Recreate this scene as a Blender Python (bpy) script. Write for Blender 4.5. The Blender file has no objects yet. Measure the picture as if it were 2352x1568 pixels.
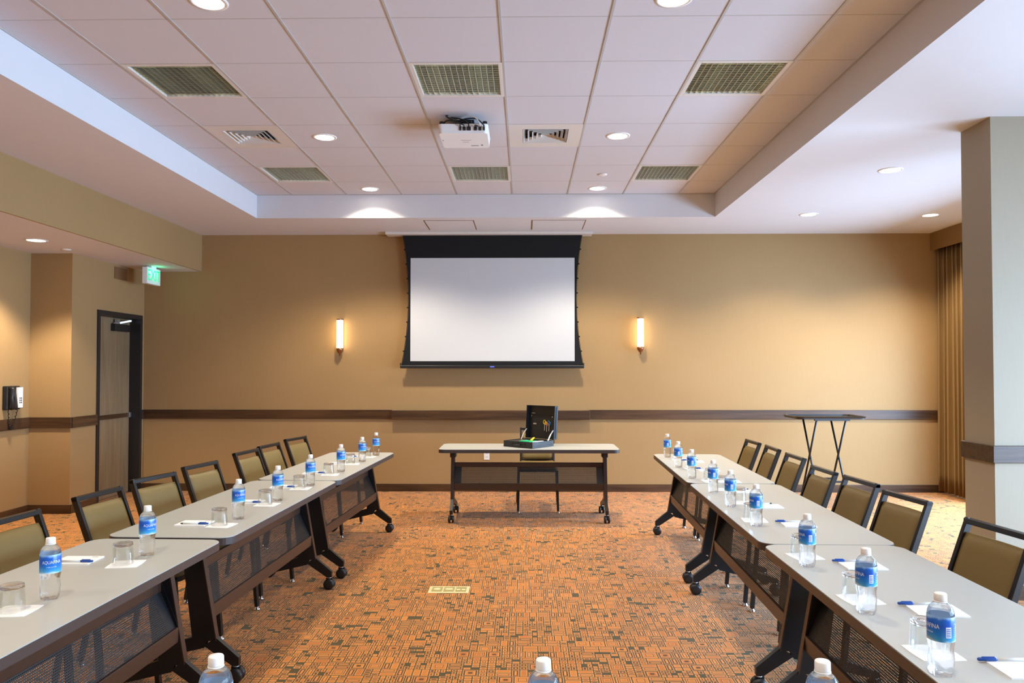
import bpy, bmesh, math, random
from mathutils import Vector, Matrix
random.seed(7)
PI = math.pi
SC = bpy.context.scene
COL = SC.collection

# ---------------------------------------------------------------- camera
cam_d = bpy.data.cameras.new('camera')
cam = bpy.data.objects.new('camera', cam_d); COL.objects.link(cam)
cam_d.sensor_fit = 'HORIZONTAL'; cam_d.sensor_width = 36.0
cam_d.lens = 1748.25 / 2352 * 36.0
cam_d.shift_x = -5.08 / 2352; cam_d.shift_y = 25.74 / 2352
cam.location = (0, 0, 1.508)
cam.rotation_mode = 'XYZ'
cam.rotation_euler = (Matrix.Rotation(math.radians(0.824), 4, 'Z') @ Matrix.Rotation(math.radians(90 + 1.244), 4, 'X')).to_euler()
cam_d.clip_start = 0.05
SC.camera = cam

# ---------------------------------------------------------------- colour management, world
SC.view_settings.view_transform = 'Standard'
SC.view_settings.look = 'None'
SC.view_settings.gamma = 1.0
SC.view_settings.use_curve_mapping = False
SC.view_settings.exposure = 0.2
W = bpy.data.worlds.new('sky'); SC.world = W; W.use_nodes = True
bg = W.node_tree.nodes['Background']
bg.inputs[0].default_value = (0.62, 0.78, 1.0, 1); bg.inputs[1].default_value = 1.2

WARM = (1.0, 0.87, 0.69)
SPOT_W = 120.0
DAY = (0.46, 0.69, 1.0)

def area(name, loc, rot, sx, sy, power, col):
    d = bpy.data.lights.new(name, 'AREA'); d.shape = 'RECTANGLE'; d.size = sx; d.size_y = sy
    d.energy = power; d.color = col
    o = bpy.data.objects.new(name, d); COL.objects.link(o); o.location = loc; o.rotation_euler = rot
    return o
# daylight coming in at the two window bays of the right-hand wall (local -Z aims at -X)
area('daylight_far_bay', (5.55, 7.15, 1.25), (0, PI / 2 - 0.55, 0), 1.9, 2.9, 430, DAY)
area('daylight_near_bay', (5.55, 1.7, 1.25), (0, PI / 2 - 0.45, 0), 1.9, 5.4, 800, DAY)

# ---------------------------------------------------------------- materials
def lin(r, g, b):
    f = lambda c: (c / 255 / 12.92) if c / 255 <= 0.04045 else ((c / 255 + 0.055) / 1.055) ** 2.4
    return (f(r), f(g), f(b), 1)

class NT:
    def __init__(s, name):
        s.m = bpy.data.materials.new(name); s.m.use_nodes = True
        s.t = s.m.node_tree; s.n = s.t.nodes; s.b = s.n['Principled BSDF']; s.out = s.n['Material Output']
    def node(s, typ, **kw):
        n = s.n.new(typ)
        for k, v in kw.items(): setattr(n, k, v)
        return n
    def set(s, sock, v):
        if isinstance(v, bpy.types.NodeSocket): s.t.links.new(v, sock)
        else: sock.default_value = v
    def math(s, op, a, b=None, c=None):
        n = s.node('ShaderNodeMath', operation=op)
        s.set(n.inputs[0], a)
        if b is not None: s.set(n.inputs[1], b)
        if c is not None: s.set(n.inputs[2], c)
        return n.outputs[0]
    def mix(s, f, a, b):
        n = s.node('ShaderNodeMix', data_type='RGBA')
        s.set(n.inputs[0], f); s.set(n.inputs[6], a); s.set(n.inputs[7], b)
        return n.outputs[2]
    def coord(s, kind='Object', scale=(1, 1, 1)):
        c = s.node('ShaderNodeTexCoord'); m = s.node('ShaderNodeMapping')
        s.t.links.new(c.outputs[kind], m.inputs[0]); m.inputs['Scale'].default_value = scale
        return m.outputs[0]
    def noise(s, vec, scale, detail=3, rough=0.5):
        n = s.node('ShaderNodeTexNoise'); s.set(n.inputs['Vector'], vec)
        n.inputs['Scale'].default_value = scale; n.inputs['Detail'].default_value = detail; n.inputs['Roughness'].default_value = rough
        return n.outputs[0]
    def bump(s, h, strength, dist=0.002):
        n = s.node('ShaderNodeBump'); n.inputs['Strength'].default_value = strength; n.inputs['Distance'].default_value = dist
        s.set(n.inputs['Height'], h); s.t.links.new(n.outputs[0], s.b.inputs['Normal'])

def mat(name, col, rough=0.5, metal=0.0, var=0.08, nscale=30, vec_scale=(1, 1, 1), bump=0, spec=0.5, emit=None, estr=0, coat=0):
    m = NT(name); col = tuple(col[:3]) + (1,)
    n = m.noise(m.coord('Object', vec_scale), nscale)
    lo = tuple(c * (1 - var) for c in col[:3]) + (1,); hi = tuple(min(1, c * (1 + var)) for c in col[:3]) + (1,)
    m.t.links.new(m.mix(n, lo, hi), m.b.inputs['Base Color'])
    m.b.inputs['Roughness'].default_value = rough; m.b.inputs['Metallic'].default_value = metal
    m.b.inputs['Specular IOR Level'].default_value = spec
    m.b.inputs['Coat Weight'].default_value = coat
    if bump: m.bump(n, bump)
    if emit: m.b.inputs['Emission Color'].default_value = tuple(emit[:3]) + (1,); m.b.inputs['Emission Strength'].default_value = estr
    return m.m

M = {}
# vinyl wall covering with a fine vertical weave
def wall_mat():
    m = NT('tan_vinyl_wallcovering')
    v = m.coord('Object', (60, 60, 3)); n = m.noise(v, 3, 4, 0.6)
    v2 = m.coord('Object', (1, 1, 1)); n2 = m.noise(v2, 1.3, 2)
    f = m.math('ADD', m.math('MULTIPLY', n, 0.5), m.math('MULTIPLY', n2, 0.5))
    m.t.links.new(m.mix(f, lin(150, 120, 78), lin(168, 137, 94)), m.b.inputs['Base Color'])
    m.b.inputs['Roughness'].default_value = 0.62; m.b.inputs['Specular IOR Level'].default_value = 0.3
    m.bump(n, 0.25, 0.001); return m.m
M['wall'] = wall_mat()
M['pier'] = mat('daylit_pier_wallcovering', lin(158, 146, 126), 0.6, nscale=3, vec_scale=(40, 40, 3), var=0.04, spec=0.3)  # wall covering coloured paler and greyer, standing in for window light on the pier
M['soffit'] = mat('white_painted_drywall', lin(212, 211, 214), 0.8, nscale=6, var=0.02, spec=0.2)
M['tile'] = mat('white_acoustic_tile', lin(205, 202, 206), 0.9, nscale=220, var=0.05, bump=0.15, spec=0.1)
M['tbar'] = mat('white_ceiling_grid_metal', lin(180, 176, 172), 0.5, var=0.02)
M['white'] = mat('white_plastic', lin(232, 230, 228), 0.35, var=0.02)
M['whitemetal'] = mat('white_enamel_metal', lin(215, 208, 200), 0.4, var=0.02)
M['black'] = mat('black_powder_coat', (0.006, 0.006, 0.007), 0.42, var=0.2)
M['blackplastic'] = mat('black_plastic', (0.012, 0.012, 0.013), 0.4, var=0.2)
M['brownmetal'] = mat('dark_brown_powder_coat', (0.045, 0.023, 0.015), 0.36, var=0.15)
M['chrome'] = mat('chrome', (0.75, 0.76, 0.78), 0.12, 1.0, var=0.02)
M['bronze'] = mat('brushed_bronze', (0.32, 0.15, 0.07), 0.35, 0.8, var=0.1, nscale=80)
M['brass'] = mat('brass_plate', (0.86, 0.74, 0.40), 0.38, 0.25, var=0.08, nscale=60)
M['brassdark'] = mat('worn_brass_cover', (0.42, 0.36, 0.14), 0.45, 0.4, var=0.15, nscale=60)
M['laminate'] = mat('grey_beige_laminate', lin(182, 184, 178), 0.30, var=0.03, nscale=160, spec=0.5)
M['edgeband'] = mat('grey_brown_edge_band', lin(66, 56, 52), 0.4, var=0.05)
M['vinyl'] = mat('olive_tan_upholstery', lin(118, 97, 53), 0.55, var=0.08, nscale=260, bump=0.12, spec=0.35)
M['framewood'] = mat('espresso_chair_frame', (0.008, 0.006, 0.005), 0.36, var=0.25, nscale=25, vec_scale=(3, 3, 20))
M['paper'] = mat('white_paper', lin(244, 243, 240), 0.75, var=0.01)
M['pagelines'] = mat('grey_print', lin(120, 124, 130), 0.8)
M['penblue'] = mat('blue_pen_cap', lin(22, 72, 150), 0.3, var=0.03)
M['penwhite'] = mat('translucent_white_pen_barrel', lin(205, 208, 205), 0.3, var=0.03)
M['cap'] = mat('white_bottle_cap', lin(240, 240, 240), 0.35, var=0.02)
M['doorblack'] = mat('dark_charcoal_door_frame', (0.016, 0.014, 0.014), 0.4, var=0.1)
M['grille'] = mat('tan_speaker_grille', lin(120, 86, 52), 0.6, var=0.1, nscale=300)
M['lens'] = mat('downlight_lens', (1, 1, 1), 0.4, var=0, emit=(1, 0.93, 0.82), estr=14)
M['sconce'] = mat('lit_sconce_glass', (1, 0.95, 0.85), 0.4, var=0, emit=(1, 0.80, 0.52), estr=8)
M['exitgreen'] = mat('lit_green_letters', (0.0, 0.45, 0.2), 0.4, var=0, emit=(0.01, 0.60, 0.28), estr=0.8)
M['exitwhite'] = mat('white_exit_housing', lin(236, 240, 236), 0.4, var=0.01)
M['screenwhite'] = mat('matte_white_screen', lin(196, 198, 200), 0.85, var=0.01, spec=0.15)
M['screenblack'] = mat('black_screen_masking', (0.010, 0.010, 0.011), 0.75, var=0.1, spec=0.2)
M['curtain'] = mat('bronze_satin_curtain', lin(134, 104, 62), 0.42, var=0.15, nscale=8, vec_scale=(8, 8, 0.3), spec=0.5)
M['mirrorblade'] = mat('louver_aluminium', (0.80, 0.80, 0.72), 0.18, 0.95, var=0.03)
M['tube'] = mat('fluorescent_tube', lin(225, 228, 220), 0.3, var=0, emit=(0.9, 1, 0.82), estr=2.6)
M['troffer'] = mat('troffer_white_reflector', lin(205, 206, 190), 0.5, var=0.02)
M['ventdark'] = mat('dark_duct', (0.02, 0.018, 0.016), 0.7)
M['green'] = mat('green_plastic', lin(40, 190, 130), 0.4)
M['yellow'] = mat('yellow_plastic', lin(235, 205, 50), 0.4)
M['orange'] = mat('orange_plastic', lin(235, 120, 60), 0.4)
M['blue'] = mat('blue_plastic', lin(60, 130, 200), 0.4)
M['bluelogo'] = mat('blue_badge', lin(60, 80, 190), 0.4)
M['steel'] = mat('brushed_steel', (0.6, 0.6, 0.62), 0.3, 0.9, var=0.05)

def wood(name, c1, c2, axis):
    m = NT(name); sc = [28, 28, 28]; sc[axis] = 1.6
    v = m.coord('Object', tuple(sc)); n = m.noise(v, 1.0, 6, 0.65)
    w = m.node('ShaderNodeTexWave', wave_type='BANDS', bands_direction='Z'); m.t.links.new(v, w.inputs[0])
    w.inputs['Scale'].default_value = 0.35; w.inputs['Distortion'].default_value = 6; w.inputs['Detail'].default_value = 3
    brd = m.noise(m.coord('Object', tuple(0.9 if k_ == axis else 0.01 for k_ in range(3))), 1.0, 0)
    f = m.math('ADD', m.math('MULTIPLY', n, 0.75), m.math('MULTIPLY', brd, 0.3))
    f = m.math('MULTIPLY', m.math('SUBTRACT', f, 0.36), 2.4); cl = m.node('ShaderNodeClamp'); m.set(cl.inputs[0], f); f = cl.outputs[0]
    m.t.links.new(m.mix(f, c1, c2), m.b.inputs['Base Color']); m.b.inputs['Roughness'].default_value = 0.42
    m.bump(f, 0.15, 0.001); return m.m
M['rail_x'] = wood('dark_stained_oak', lin(44, 26, 12), lin(98, 68, 40), 0)
M['rail_y'] = wood('dark_stained_oak_along', lin(44, 26, 12), lin(98, 68, 40), 1)
M['doorwood'] = wood('grey_brown_door_veneer', lin(118, 98, 70), lin(158, 134, 102), 2)

def glass(name, ior, clear, tint=(1, 1, 1, 1), rough=0.0):
    m = NT(name); m.n.remove(m.b)
    g = m.node('ShaderNodeBsdfGlass'); g.inputs['IOR'].default_value = ior; g.inputs['Color'].default_value = tint; g.inputs['Roughness'].default_value = rough
    t = m.node('ShaderNodeBsdfTransparent'); t.inputs[0].default_value = tint
    x = m.node('ShaderNodeMixShader'); x.inputs[0].default_value = 1 - clear
    m.t.links.new(t.outputs[0], x.inputs[1]); m.t.links.new(g.outputs[0], x.inputs[2]); m.t.links.new(x.outputs[0], m.out.inputs[0])
    return m.m
M['water'] = glass('clear_bottle_and_water', 1.33, 0.38, (0.97, 0.985, 1, 1))
M['tumblerbase'] = glass('thick_tumbler_base', 1.5, 0.12)
M['tumbler'] = glass('clear_tumbler_glass', 1.5, 0.86, (0.97, 0.98, 0.975, 1))
M['pane'] = glass('window_glass', 1.45, 0.93)

def label_mat():
    m = NT('blue_bottle_label'); tc = m.node('ShaderNodeTexCoord'); s = m.node('ShaderNodeSeparateXYZ')
    m.t.links.new(tc.outputs['Object'], s.inputs[0])
    z = m.math('DIVIDE', m.math('SUBTRACT', s.outputs[2], 0.092), 0.063)          # 0 bottom .. 1 top of the label
    n = m.noise(m.coord('Object', (30, 30, 12)), 1.4, 3)
    r = m.node('ShaderNodeValToRGB'); m.set(r.inputs[0], m.math('ADD', z, m.math('MULTIPLY', m.math('SUBTRACT', n, 0.5), 0.35)))
    e = r.color_ramp.elements; e[0].position = 0.0; e[0].color = lin(195, 225, 245); e[1].position = 1.0; e[1].color = lin(150, 195, 235)
    for p, c in ((0.08, lin(70, 170, 230)), (0.3, lin(30, 130, 220)), (0.62, lin(16, 86, 195)), (0.86, lin(30, 100, 200))):
        k = e.new(p); k.color = c
    gm = m.node('ShaderNodeNewGeometry')                                          # the unprinted inside of the wrapper is pale
    m.t.links.new(m.mix(gm.outputs['Backfacing'], r.outputs[0], lin(196, 218, 240)), m.b.inputs['Base Color']); m.b.inputs['Roughness'].default_value = 0.3
    return m.m
M['label'] = label_mat()
M['labelwhite'] = mat('white_label_print', lin(225, 236, 248), 0.4, var=0.01)

def mesh_mat():
    m = NT('perforated_black_metal'); m.b.inputs['Base Color'].default_value = (0.012, 0.011, 0.012, 1); m.b.inputs['Roughness'].default_value = 0.4
    tc = m.node('ShaderNodeTexCoord'); s = m.node('ShaderNodeSeparateXYZ'); m.t.links.new(tc.outputs['Object'], s.inputs[0])
    p = 0.0085; u = m.math('DIVIDE', s.outputs[0], p); w = m.math('DIVIDE', s.outputs[2], p * 0.9)
    row = m.math('FLOOR', w); u2 = m.math('ADD', u, m.math('MULTIPLY', m.math('MODULO', row, 2.0), 0.5))
    a = m.math('SUBTRACT', m.math('FRACT', u2), 0.5); b = m.math('SUBTRACT', m.math('FRACT', w), 0.5)
    d = m.math('SQRT', m.math('ADD', m.math('MULTIPLY', a, a), m.math('MULTIPLY', b, b)))
    hole = m.math('LESS_THAN', d, 0.27)
    t = m.node('ShaderNodeBsdfTransparent'); x = m.node('ShaderNodeMixShader')
    m.set(x.inputs[0], hole); m.t.links.new(m.b.outputs[0], x.inputs[1]); m.t.links.new(t.outputs[0], x.inputs[2])
    m.t.links.new(x.outputs[0], m.out.inputs[0]); return m.m
M['mesh'] = mesh_mat()

def carpet_mat():
    m = NT('orange_geometric_carpet')
    tc = m.node('ShaderNodeTexCoord'); s = m.node('ShaderNodeSeparateXYZ'); m.t.links.new(tc.outputs['Object'], s.inputs[0])
    def wn(a, b, k):
        c = m.node('ShaderNodeCombineXYZ'); m.set(c.inputs[0], a); m.set(c.inputs[1], b); c.inputs[2].default_value = k
        w = m.node('ShaderNodeTexWhiteNoise', noise_dimensions='3D'); m.t.links.new(c.outputs[0], w.inputs[0]); return w.outputs[0]
    S = 0.082
    v = m.math('DIVIDE', s.outputs[1], S); row = m.math('FLOOR', v)
    off = m.math('MULTIPLY', m.math('FLOOR', m.math('MULTIPLY', wn(row, 0.0, 3.1), 6.0)), 1 / 6.0)
    u = m.math('ADD', m.math('DIVIDE', s.outputs[0], S), off); colm = m.math('FLOOR', u)
    fu = m.math('FRACT', u); fv = m.math('FRACT', v)
    h1 = wn(colm, row, 1.3); h2 = wn(colm, row, 5.7)
    # how often the cell is split each way: 1, 2 or 3; never 1x1 too often
    nx = m.math('ADD', 1.0, m.math('FLOOR', m.math('MULTIPLY', h1, 2.55)))
    ny = m.math('ADD', 1.0, m.math('FLOOR', m.math('MULTIPLY', h2, 2.55)))
    nx0 = nx; nx = m.math('MAXIMUM', nx, m.math('SUBTRACT', ny, 1.0)); ny = m.math('MAXIMUM', ny, m.math('SUBTRACT', nx0, 1.0))
    a = m.math('MULTIPLY', fu, nx); b = m.math('MULTIPLY', fv, ny)
    ia = m.math('FLOOR', a); ib = m.math('FLOOR', b); fa = m.math('FRACT', a); fb = m.math('FRACT', b)
    cx = m.math('ADD', m.math('MULTIPLY', colm, 3.0), ia); cy = m.math('ADD', m.math('MULTIPLY', row, 3.0), ib)
    dx = m.math('DIVIDE', m.math('MINIMUM', fa, m.math('SUBTRACT', 1.0, fa)), nx)
    dy = m.math('DIVIDE', m.math('MINIMUM', fb, m.math('SUBTRACT', 1.0, fb)), ny)
    d = m.math('MULTIPLY', m.math('MINIMUM', dx, dy), S)                          # metres to the nearest edge of the little rectangle
    h3 = wn(cx, cy, 9.2); h4 = wn(cx, cy, 11.9)
    def band(lo, hi): return m.math('MULTIPLY', m.math('GREATER_THAN', d, lo), m.math('LESS_THAN', d, hi))
    gap = m.math('LESS_THAN', d, 0.0033)
    ring = band(0.0033, 0.0072)
    solid = m.math('MULTIPLY', m.math('LESS_THAN', h3, 0.40), m.math('GREATER_THAN', d, 0.0072))     # dark-centred rectangles
    nest = m.math('GREATER_THAN', h3, 0.40)
    n_dark = m.math('MULTIPLY', nest, m.math('MAXIMUM', m.math('MULTIPLY', band(0.0110, 0.0150), m.math('GREATER_THAN', h3, 0.62)), band(0.0205, 0.0240)))
    n_light = m.math('MULTIPLY', nest, m.math('MAXIMUM', m.math('MULTIPLY', band(0.0150, 0.0190), m.math('GREATER_THAN', h3, 0.62)), band(0.0240, 0.0275)))
    big = m.math('MULTIPLY', solid, m.math('GREATER_THAN', d, 0.0155)); bigl = m.math('MULTIPLY', big, m.math('LESS_THAN', d, 0.0195))
    bigc = m.math('MULTIPLY', big, m.math('GREATER_THAN', d, 0.0300))
    n = m.noise(m.coord('Object', (1, 1, 1)), 420, 2); n2 = m.noise(m.coord('Object', (1, 1, 1)), 1.1, 3)
    tone = m.mix(h4, lin(186, 106, 34), lin(208, 130, 46))
    light = lin(224, 152, 76); dark = lin(84, 64, 22); dgreen = lin(74, 66, 26); brown = m.mix(h4, lin(104, 62, 18), lin(86, 62, 20))
    c = m.mix(ring, tone, light)
    c = m.mix(n_light, c, light); c = m.mix(n_dark, c, brown)
    c = m.mix(solid, c, brown); c = m.mix(big, c, tone); c = m.mix(bigl, c, light); c = m.mix(bigc, c, brown)
    small = m.math('MULTIPLY', m.math('LESS_THAN', h4, 0.12), m.math('GREATER_THAN', m.math('MULTIPLY', nx, ny), 5.5))
    c = m.mix(small, c, dgreen)
    c = m.mix(gap, c, m.mix(n2, dark, dgreen))
    c = m.mix(m.math('MULTIPLY', n, 0.16), c, lin(90, 50, 16))
    m.t.links.new(c, m.b.inputs['Base Color']); m.b.inputs['Roughness'].default_value = 0.95
    m.b.inputs['Specular IOR Level'].default_value = 0.15
    m.b.inputs['Sheen Weight'].default_value = 0.15
    m.bump(n, 0.5, 0.003); return m.m
M['carpet'] = carpet_mat()

# ---------------------------------------------------------------- mesh helpers
class B:
    """Collects shapes, with a material slot each, and links them as one mesh object."""
    def __init__(s): s.bm = bmesh.new(); s.mats = []; s.cur = 0
    def m(s, mt):
        if mt not in s.mats: s.mats.append(mt)
        s.cur = s.mats.index(mt); return s
    def _tag(s, faces):
        for f in faces: f.material_index = s.cur
    def box(s, x0, y0, z0, x1, y1, z1, bev=0, mtx=None, seg=2):
        r = bmesh.ops.create_cube(s.bm, size=1.0)
        vs = r['verts']
        for v in vs:
            v.co = Vector(((x0 + x1) / 2 + v.co.x * (x1 - x0), (y0 + y1) / 2 + v.co.y * (y1 - y0), (z0 + z1) / 2 + v.co.z * (z1 - z0)))
        fs = set(f for v in vs for f in v.link_faces); s._tag(fs)
        if bev:
            es = list(set(e for v in vs for e in v.link_edges))
            q = bmesh.ops.bevel(s.bm, geom=es, offset=bev, segments=seg, affect='EDGES', profile=0.5)
            s._tag(q['faces']); vs = list(set(v for f in q['faces'] for v in f.verts) | set(v for v in vs if v.is_valid))
        if mtx is not None:
            for v in vs: v.co = mtx @ v.co
        return s
    def beam(s, p, q, w, h, up=(0, 0, 1), bev=0):
        """A rectangular bar from p to q; w across, h along 'up'."""
        p = Vector(p); q = Vector(q); d = q - p; L = d.length; x = d.normalized(); u = Vector(up)
        y = u.cross(x)
        if y.length < 1e-5: y = Vector((1, 0, 0)).cross(x)
        y.normalize(); z = x.cross(y)
        mt = Matrix(((x.x, y.x, z.x, p.x), (x.y, y.y, z.y, p.y), (x.z, y.z, z.z, p.z), (0, 0, 0, 1)))
        return s.box(0, -w / 2, -h / 2, L, w / 2, h / 2, bev, mt)
    def lathe(s, prof, n=24, c=(0, 0, 0), mtx=None, mod=None, cap=True, smooth=True):
        rings = []
        for r, z in prof:
            ring = []
            for i in range(n):
                a = 2 * PI * i / n; rr = r * (mod(a, z) if mod else 1)
                co = Vector((rr * math.cos(a), rr * math.sin(a), z))
                if mtx is not None: co = mtx @ co
                ring.append(s.bm.verts.new(co + Vector(c)))
            rings.append(ring)
        for k in range(len(rings) - 1):
            for i in range(n):
                f = s.bm.faces.new((rings[k][i], rings[k][(i + 1) % n], rings[k + 1][(i + 1) % n], rings[k + 1][i]))
                f.material_index = s.cur; f.smooth = smooth
        if cap:
            for ring in (rings[0][::-1], rings[-1]):
                f = s.bm.faces.new(ring); f.material_index = s.cur
        return s
    def tube(s, pts, r, n=8):
        P = [Vector(p) for p in pts]; rings = []; prev = None
        for i, p in enumerate(P):
            t = (P[min(i + 1, len(P) - 1)] - P[max(i - 1, 0)]).normalized()
            ref = prev if prev is not None else (Vector((0, 0, 1)) if abs(t.z) < 0.9 else Vector((1, 0, 0)))
            a = t.cross(ref).normalized(); b = a.cross(t).normalized(); prev = b
            rr = r[i] if isinstance(r, (list, tuple)) else r
            rings.append([s.bm.verts.new(p + rr * (math.cos(2 * PI * k / n) * a + math.sin(2 * PI * k / n) * b)) for k in range(n)])
        for k in range(len(rings) - 1):
            for i in range(n):
                f = s.bm.faces.new((rings[k][i], rings[k][(i + 1) % n], rings[k + 1][(i + 1) % n], rings[k + 1][i]))
                f.material_index = s.cur; f.smooth = True
        for ring in (rings[0][::-1], rings[-1]):
            f = s.bm.faces.new(ring); f.material_index = s.cur
        return s
    def prism(s, poly, z0, z1, mtx=None, axis='z'):
        """Extrude a 2-D outline; axis says which way it is extruded."""
        def co(a, b, c):
            v = {'z': Vector((a, b, c)), 'y': Vector((a, c, b)), 'x': Vector((c, a, b))}[axis]
            return mtx @ v if mtx is not None else v
        lo = [s.bm.verts.new(co(x, y, z0)) for x, y in poly]; hi = [s.bm.verts.new(co(x, y, z1)) for x, y in poly]
        fs = [s.bm.faces.new(lo[::-1]), s.bm.faces.new(hi)]
        for i in range(len(poly)):
            j = (i + 1) % len(poly); fs.append(s.bm.faces.new((lo[i], lo[j], hi[j], hi[i])))
        s._tag(fs); return s
    def grid(s, fn, nu, nv):
        vs = [[s.bm.verts.new(fn(i / nu, j / nv)) for j in range(nv + 1)] for i in range(nu + 1)]
        for i in range(nu):
            for j in range(nv):
                f = s.bm.faces.new((vs[i][j], vs[i + 1][j], vs[i + 1][j + 1], vs[i][j + 1])); f.material_index = s.cur; f.smooth = True
        return s
    def text(s, body, size, place, extrude=0.0008):
        """Flat letters; place(x, y, z) maps letter coordinates (x right, y up, z out) into the part."""
        cu = bpy.data.curves.new('t', 'FONT'); cu.body = body; cu.size = size; cu.extrude = extrude; cu.align_x = 'CENTER'; cu.align_y = 'CENTER'
        cu.resolution_u = 2
        o = bpy.data.objects.new('t', cu); COL.objects.link(o)
        me = bpy.data.meshes.new_from_object(o.evaluated_get(bpy.context.evaluated_depsgraph_get()))
        vs = [s.bm.verts.new(place(*v.co)) for v in me.vertices]
        for p in me.polygons:
            try: f = s.bm.faces.new([vs[i] for i in p.vertices]); f.material_index = s.cur
            except ValueError: pass
        bpy.data.objects.remove(o); bpy.data.curves.remove(cu); bpy.data.meshes.remove(me)
        return s
    def obj(s, name, parent=None, fix=True, loc=None):
        if fix: bmesh.ops.recalc_face_normals(s.bm, faces=s.bm.faces[:])
        me = bpy.data.meshes.new(name); s.bm.to_mesh(me); s.bm.free()
        for k in s.mats: me.materials.append(M[k])
        o = bpy.data.objects.new(name, me); COL.objects.link(o)
        if parent: o.parent = parent
        if loc: o.location = loc
        return o

def thing(name, label, cat, loc=(0, 0, 0), rz=0, group=None):
    o = bpy.data.objects.new(name, None); COL.objects.link(o); o.empty_display_size = 0.1
    o.location = loc; o.rotation_euler = (0, 0, rz); tag(o, label, cat, group); return o
def tag(o, label, cat, group=None):
    o['label'] = label; o['category'] = cat
    if group: o['group'] = group
    elif 'group' in o: del o['group']
    return o
def struct(o): o['kind'] = 'structure'; return o
def kids(o): return [c for c in COL.objects if c.parent == o]
def dup(root, loc, rz, label, group=None):
    def cp(o, par):
        c = o.copy(); COL.objects.link(c); c.parent = par
        for k in KIDS.get(o.name, []): cp(k, c)
        return c
    global KIDS
    r = root.copy(); COL.objects.link(r); r.location = loc; r.rotation_euler = (0, 0, rz)
    r['label'] = label
    if group: r['group'] = group
    for k in kids(root):
        c = k.copy(); COL.objects.link(c); c.parent = r
        for g in kids(k):
            d = g.copy(); COL.objects.link(d); d.parent = c
    return r
def rrect(x0, y0, x1, y1, r, n=5):
    pts = []
    for cx, cy, a0 in ((x1 - r, y1 - r, 0), (x0 + r, y1 - r, 90), (x0 + r, y0 + r, 180), (x1 - r, y0 + r, 270)):
        for k in range(n + 1):
            a = math.radians(a0 + 90 * k / n); pts.append((cx + r * math.cos(a), cy + r * math.sin(a)))
    return pts

# ================================================================= the room
XL, XA, XB, XW = -4.76, -5.20, -4.04, 5.25      # door wall, alcove wall, bulkhead face, window wall
YB, YF = 9.43, -3.6                              # screen wall, wall behind the camera
ZS, ZG, ZA = 3.184, 3.444, 2.727                 # drywall soffit, tile grid, alcove ceiling
TX0, TX1, TY0, TY1 = -2.98, 2.09, -1.35, 8.377   # ceiling tray
RZ0, RZ1 = 0.893, 1.006                          # chair rail
T = 0.15

b = B().m('carpet'); b.box(XA - T, YF - T, -0.1, XW + T, YB + T, 0.0)
struct(b.obj('floor'))
b = B().m('wall'); b.box(XA - T, YB, 0, XW + T, YB + T, ZG + 0.3); struct(b.obj('wall_back'))
b = B().m('wall'); b.box(XA - T, YF - T, 0, XW + T, YF, ZG + 0.3); struct(b.obj('wall_front'))
# left: the door wall with its opening, the short return, the alcove wall with the telephone
DY0, DY1, DZ = 8.385, 9.372, 2.172
b = B().m('wall')
b.box(XL - 0.24, 7.914, 0, XL, DY0, ZA); b.box(XL - 0.24, DY1, 0, XL, YB, ZA); b.box(XL - 0.24, DY0, DZ, XL, DY1, ZA)
struct(b.obj('wall_left'))
b = B().m('wall'); b.box(XA - T, 7.914, 0, XL - 0.24, 7.99, ZA); struct(b.obj('wall_left_return'))
b = B().m('wall'); b.box(XA - T, YF, 0, XA, 7.914, ZA); struct(b.obj('wall_left_alcove'))
b = B().m('wall'); b.box(XB - 0.02, YF, ZA, XB, YB, ZS); struct(b.obj('wall_left_bulkhead'))
b = B().m('soffit'); b.box(XA - T, YF, ZA, XB - 0.02, YB, ZA + 0.08); struct(b.obj('ceiling_alcove'))
# soffit ring and tray sides
b = B().m('soffit')
b.box(XB - 0.3, YF, ZS, TX0, YB, ZG + 0.12); b.box(TX1, YF, ZS, XW + T, YB, ZG + 0.12)
b.box(TX0, TY1, ZS, TX1, YB, ZG + 0.12); b.box(TX0, YF, ZS, TX1, TY0, ZG + 0.12)
struct(b.obj('ceiling_soffit'))
# grid ceiling: one face per 2 ft tile, left open where a fixture sits
GX0, GY0, G = -0.1376, 4.7542, 0.61
TROFF = [(-4, 0), (-1, 0), (2, 0), (-4, 4), (-1, 4), (2, 4), (-4, -5), (-1, -5), (2, -5)]
DIFF = [(-4, 2), (0, 2)]
b = B().m('tile')
xs = [TX0] + [GX0 + G * k for k in range(-4, 4)] + [TX1]
ys = [TY0] + [GY0 + G * k for k in range(-10, 6)] + [TY1]
for i in range(len(xs) - 1):
    for j in range(len(ys) - 1):
        kx, ky = i - 5, j - 11
        if (kx, ky) in TROFF or (kx, ky) in DIFF: continue
        b.box(xs[i], ys[j], ZG, xs[i + 1], ys[j + 1], ZG + 0.015)
struct(b.obj('ceiling'))
b = B().m('soffit'); b.box(XB - 0.3, YF, ZG + 0.3, XW + T, YB, ZG + 0.4); struct(b.obj('ceiling_slab'))
b = B().m('tbar')
for x in xs[1:-1]: b.box(x - 0.0070, TY0, ZG - 0.004, x + 0.0070, TY1, ZG + 0.002)
for y in ys[1:-1]: b.box(TX0, y - 0.0035, ZG - 0.0010, TX1, y + 0.0035, ZG + 0.002)
struct(b.obj('trim_1'))                         # the ceiling grid bars
b = B().m('tbar')
b.box(TX0, TY0, ZG - 0.006, TX0 + 0.012, TY1, ZG); b.box(TX1 - 0.012, TY0, ZG - 0.006, TX1, TY1, ZG)
b.box(TX0, TY1 - 0.012, ZG - 0.006, TX1, TY1, ZG); struct(b.obj('trim_2'))
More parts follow.
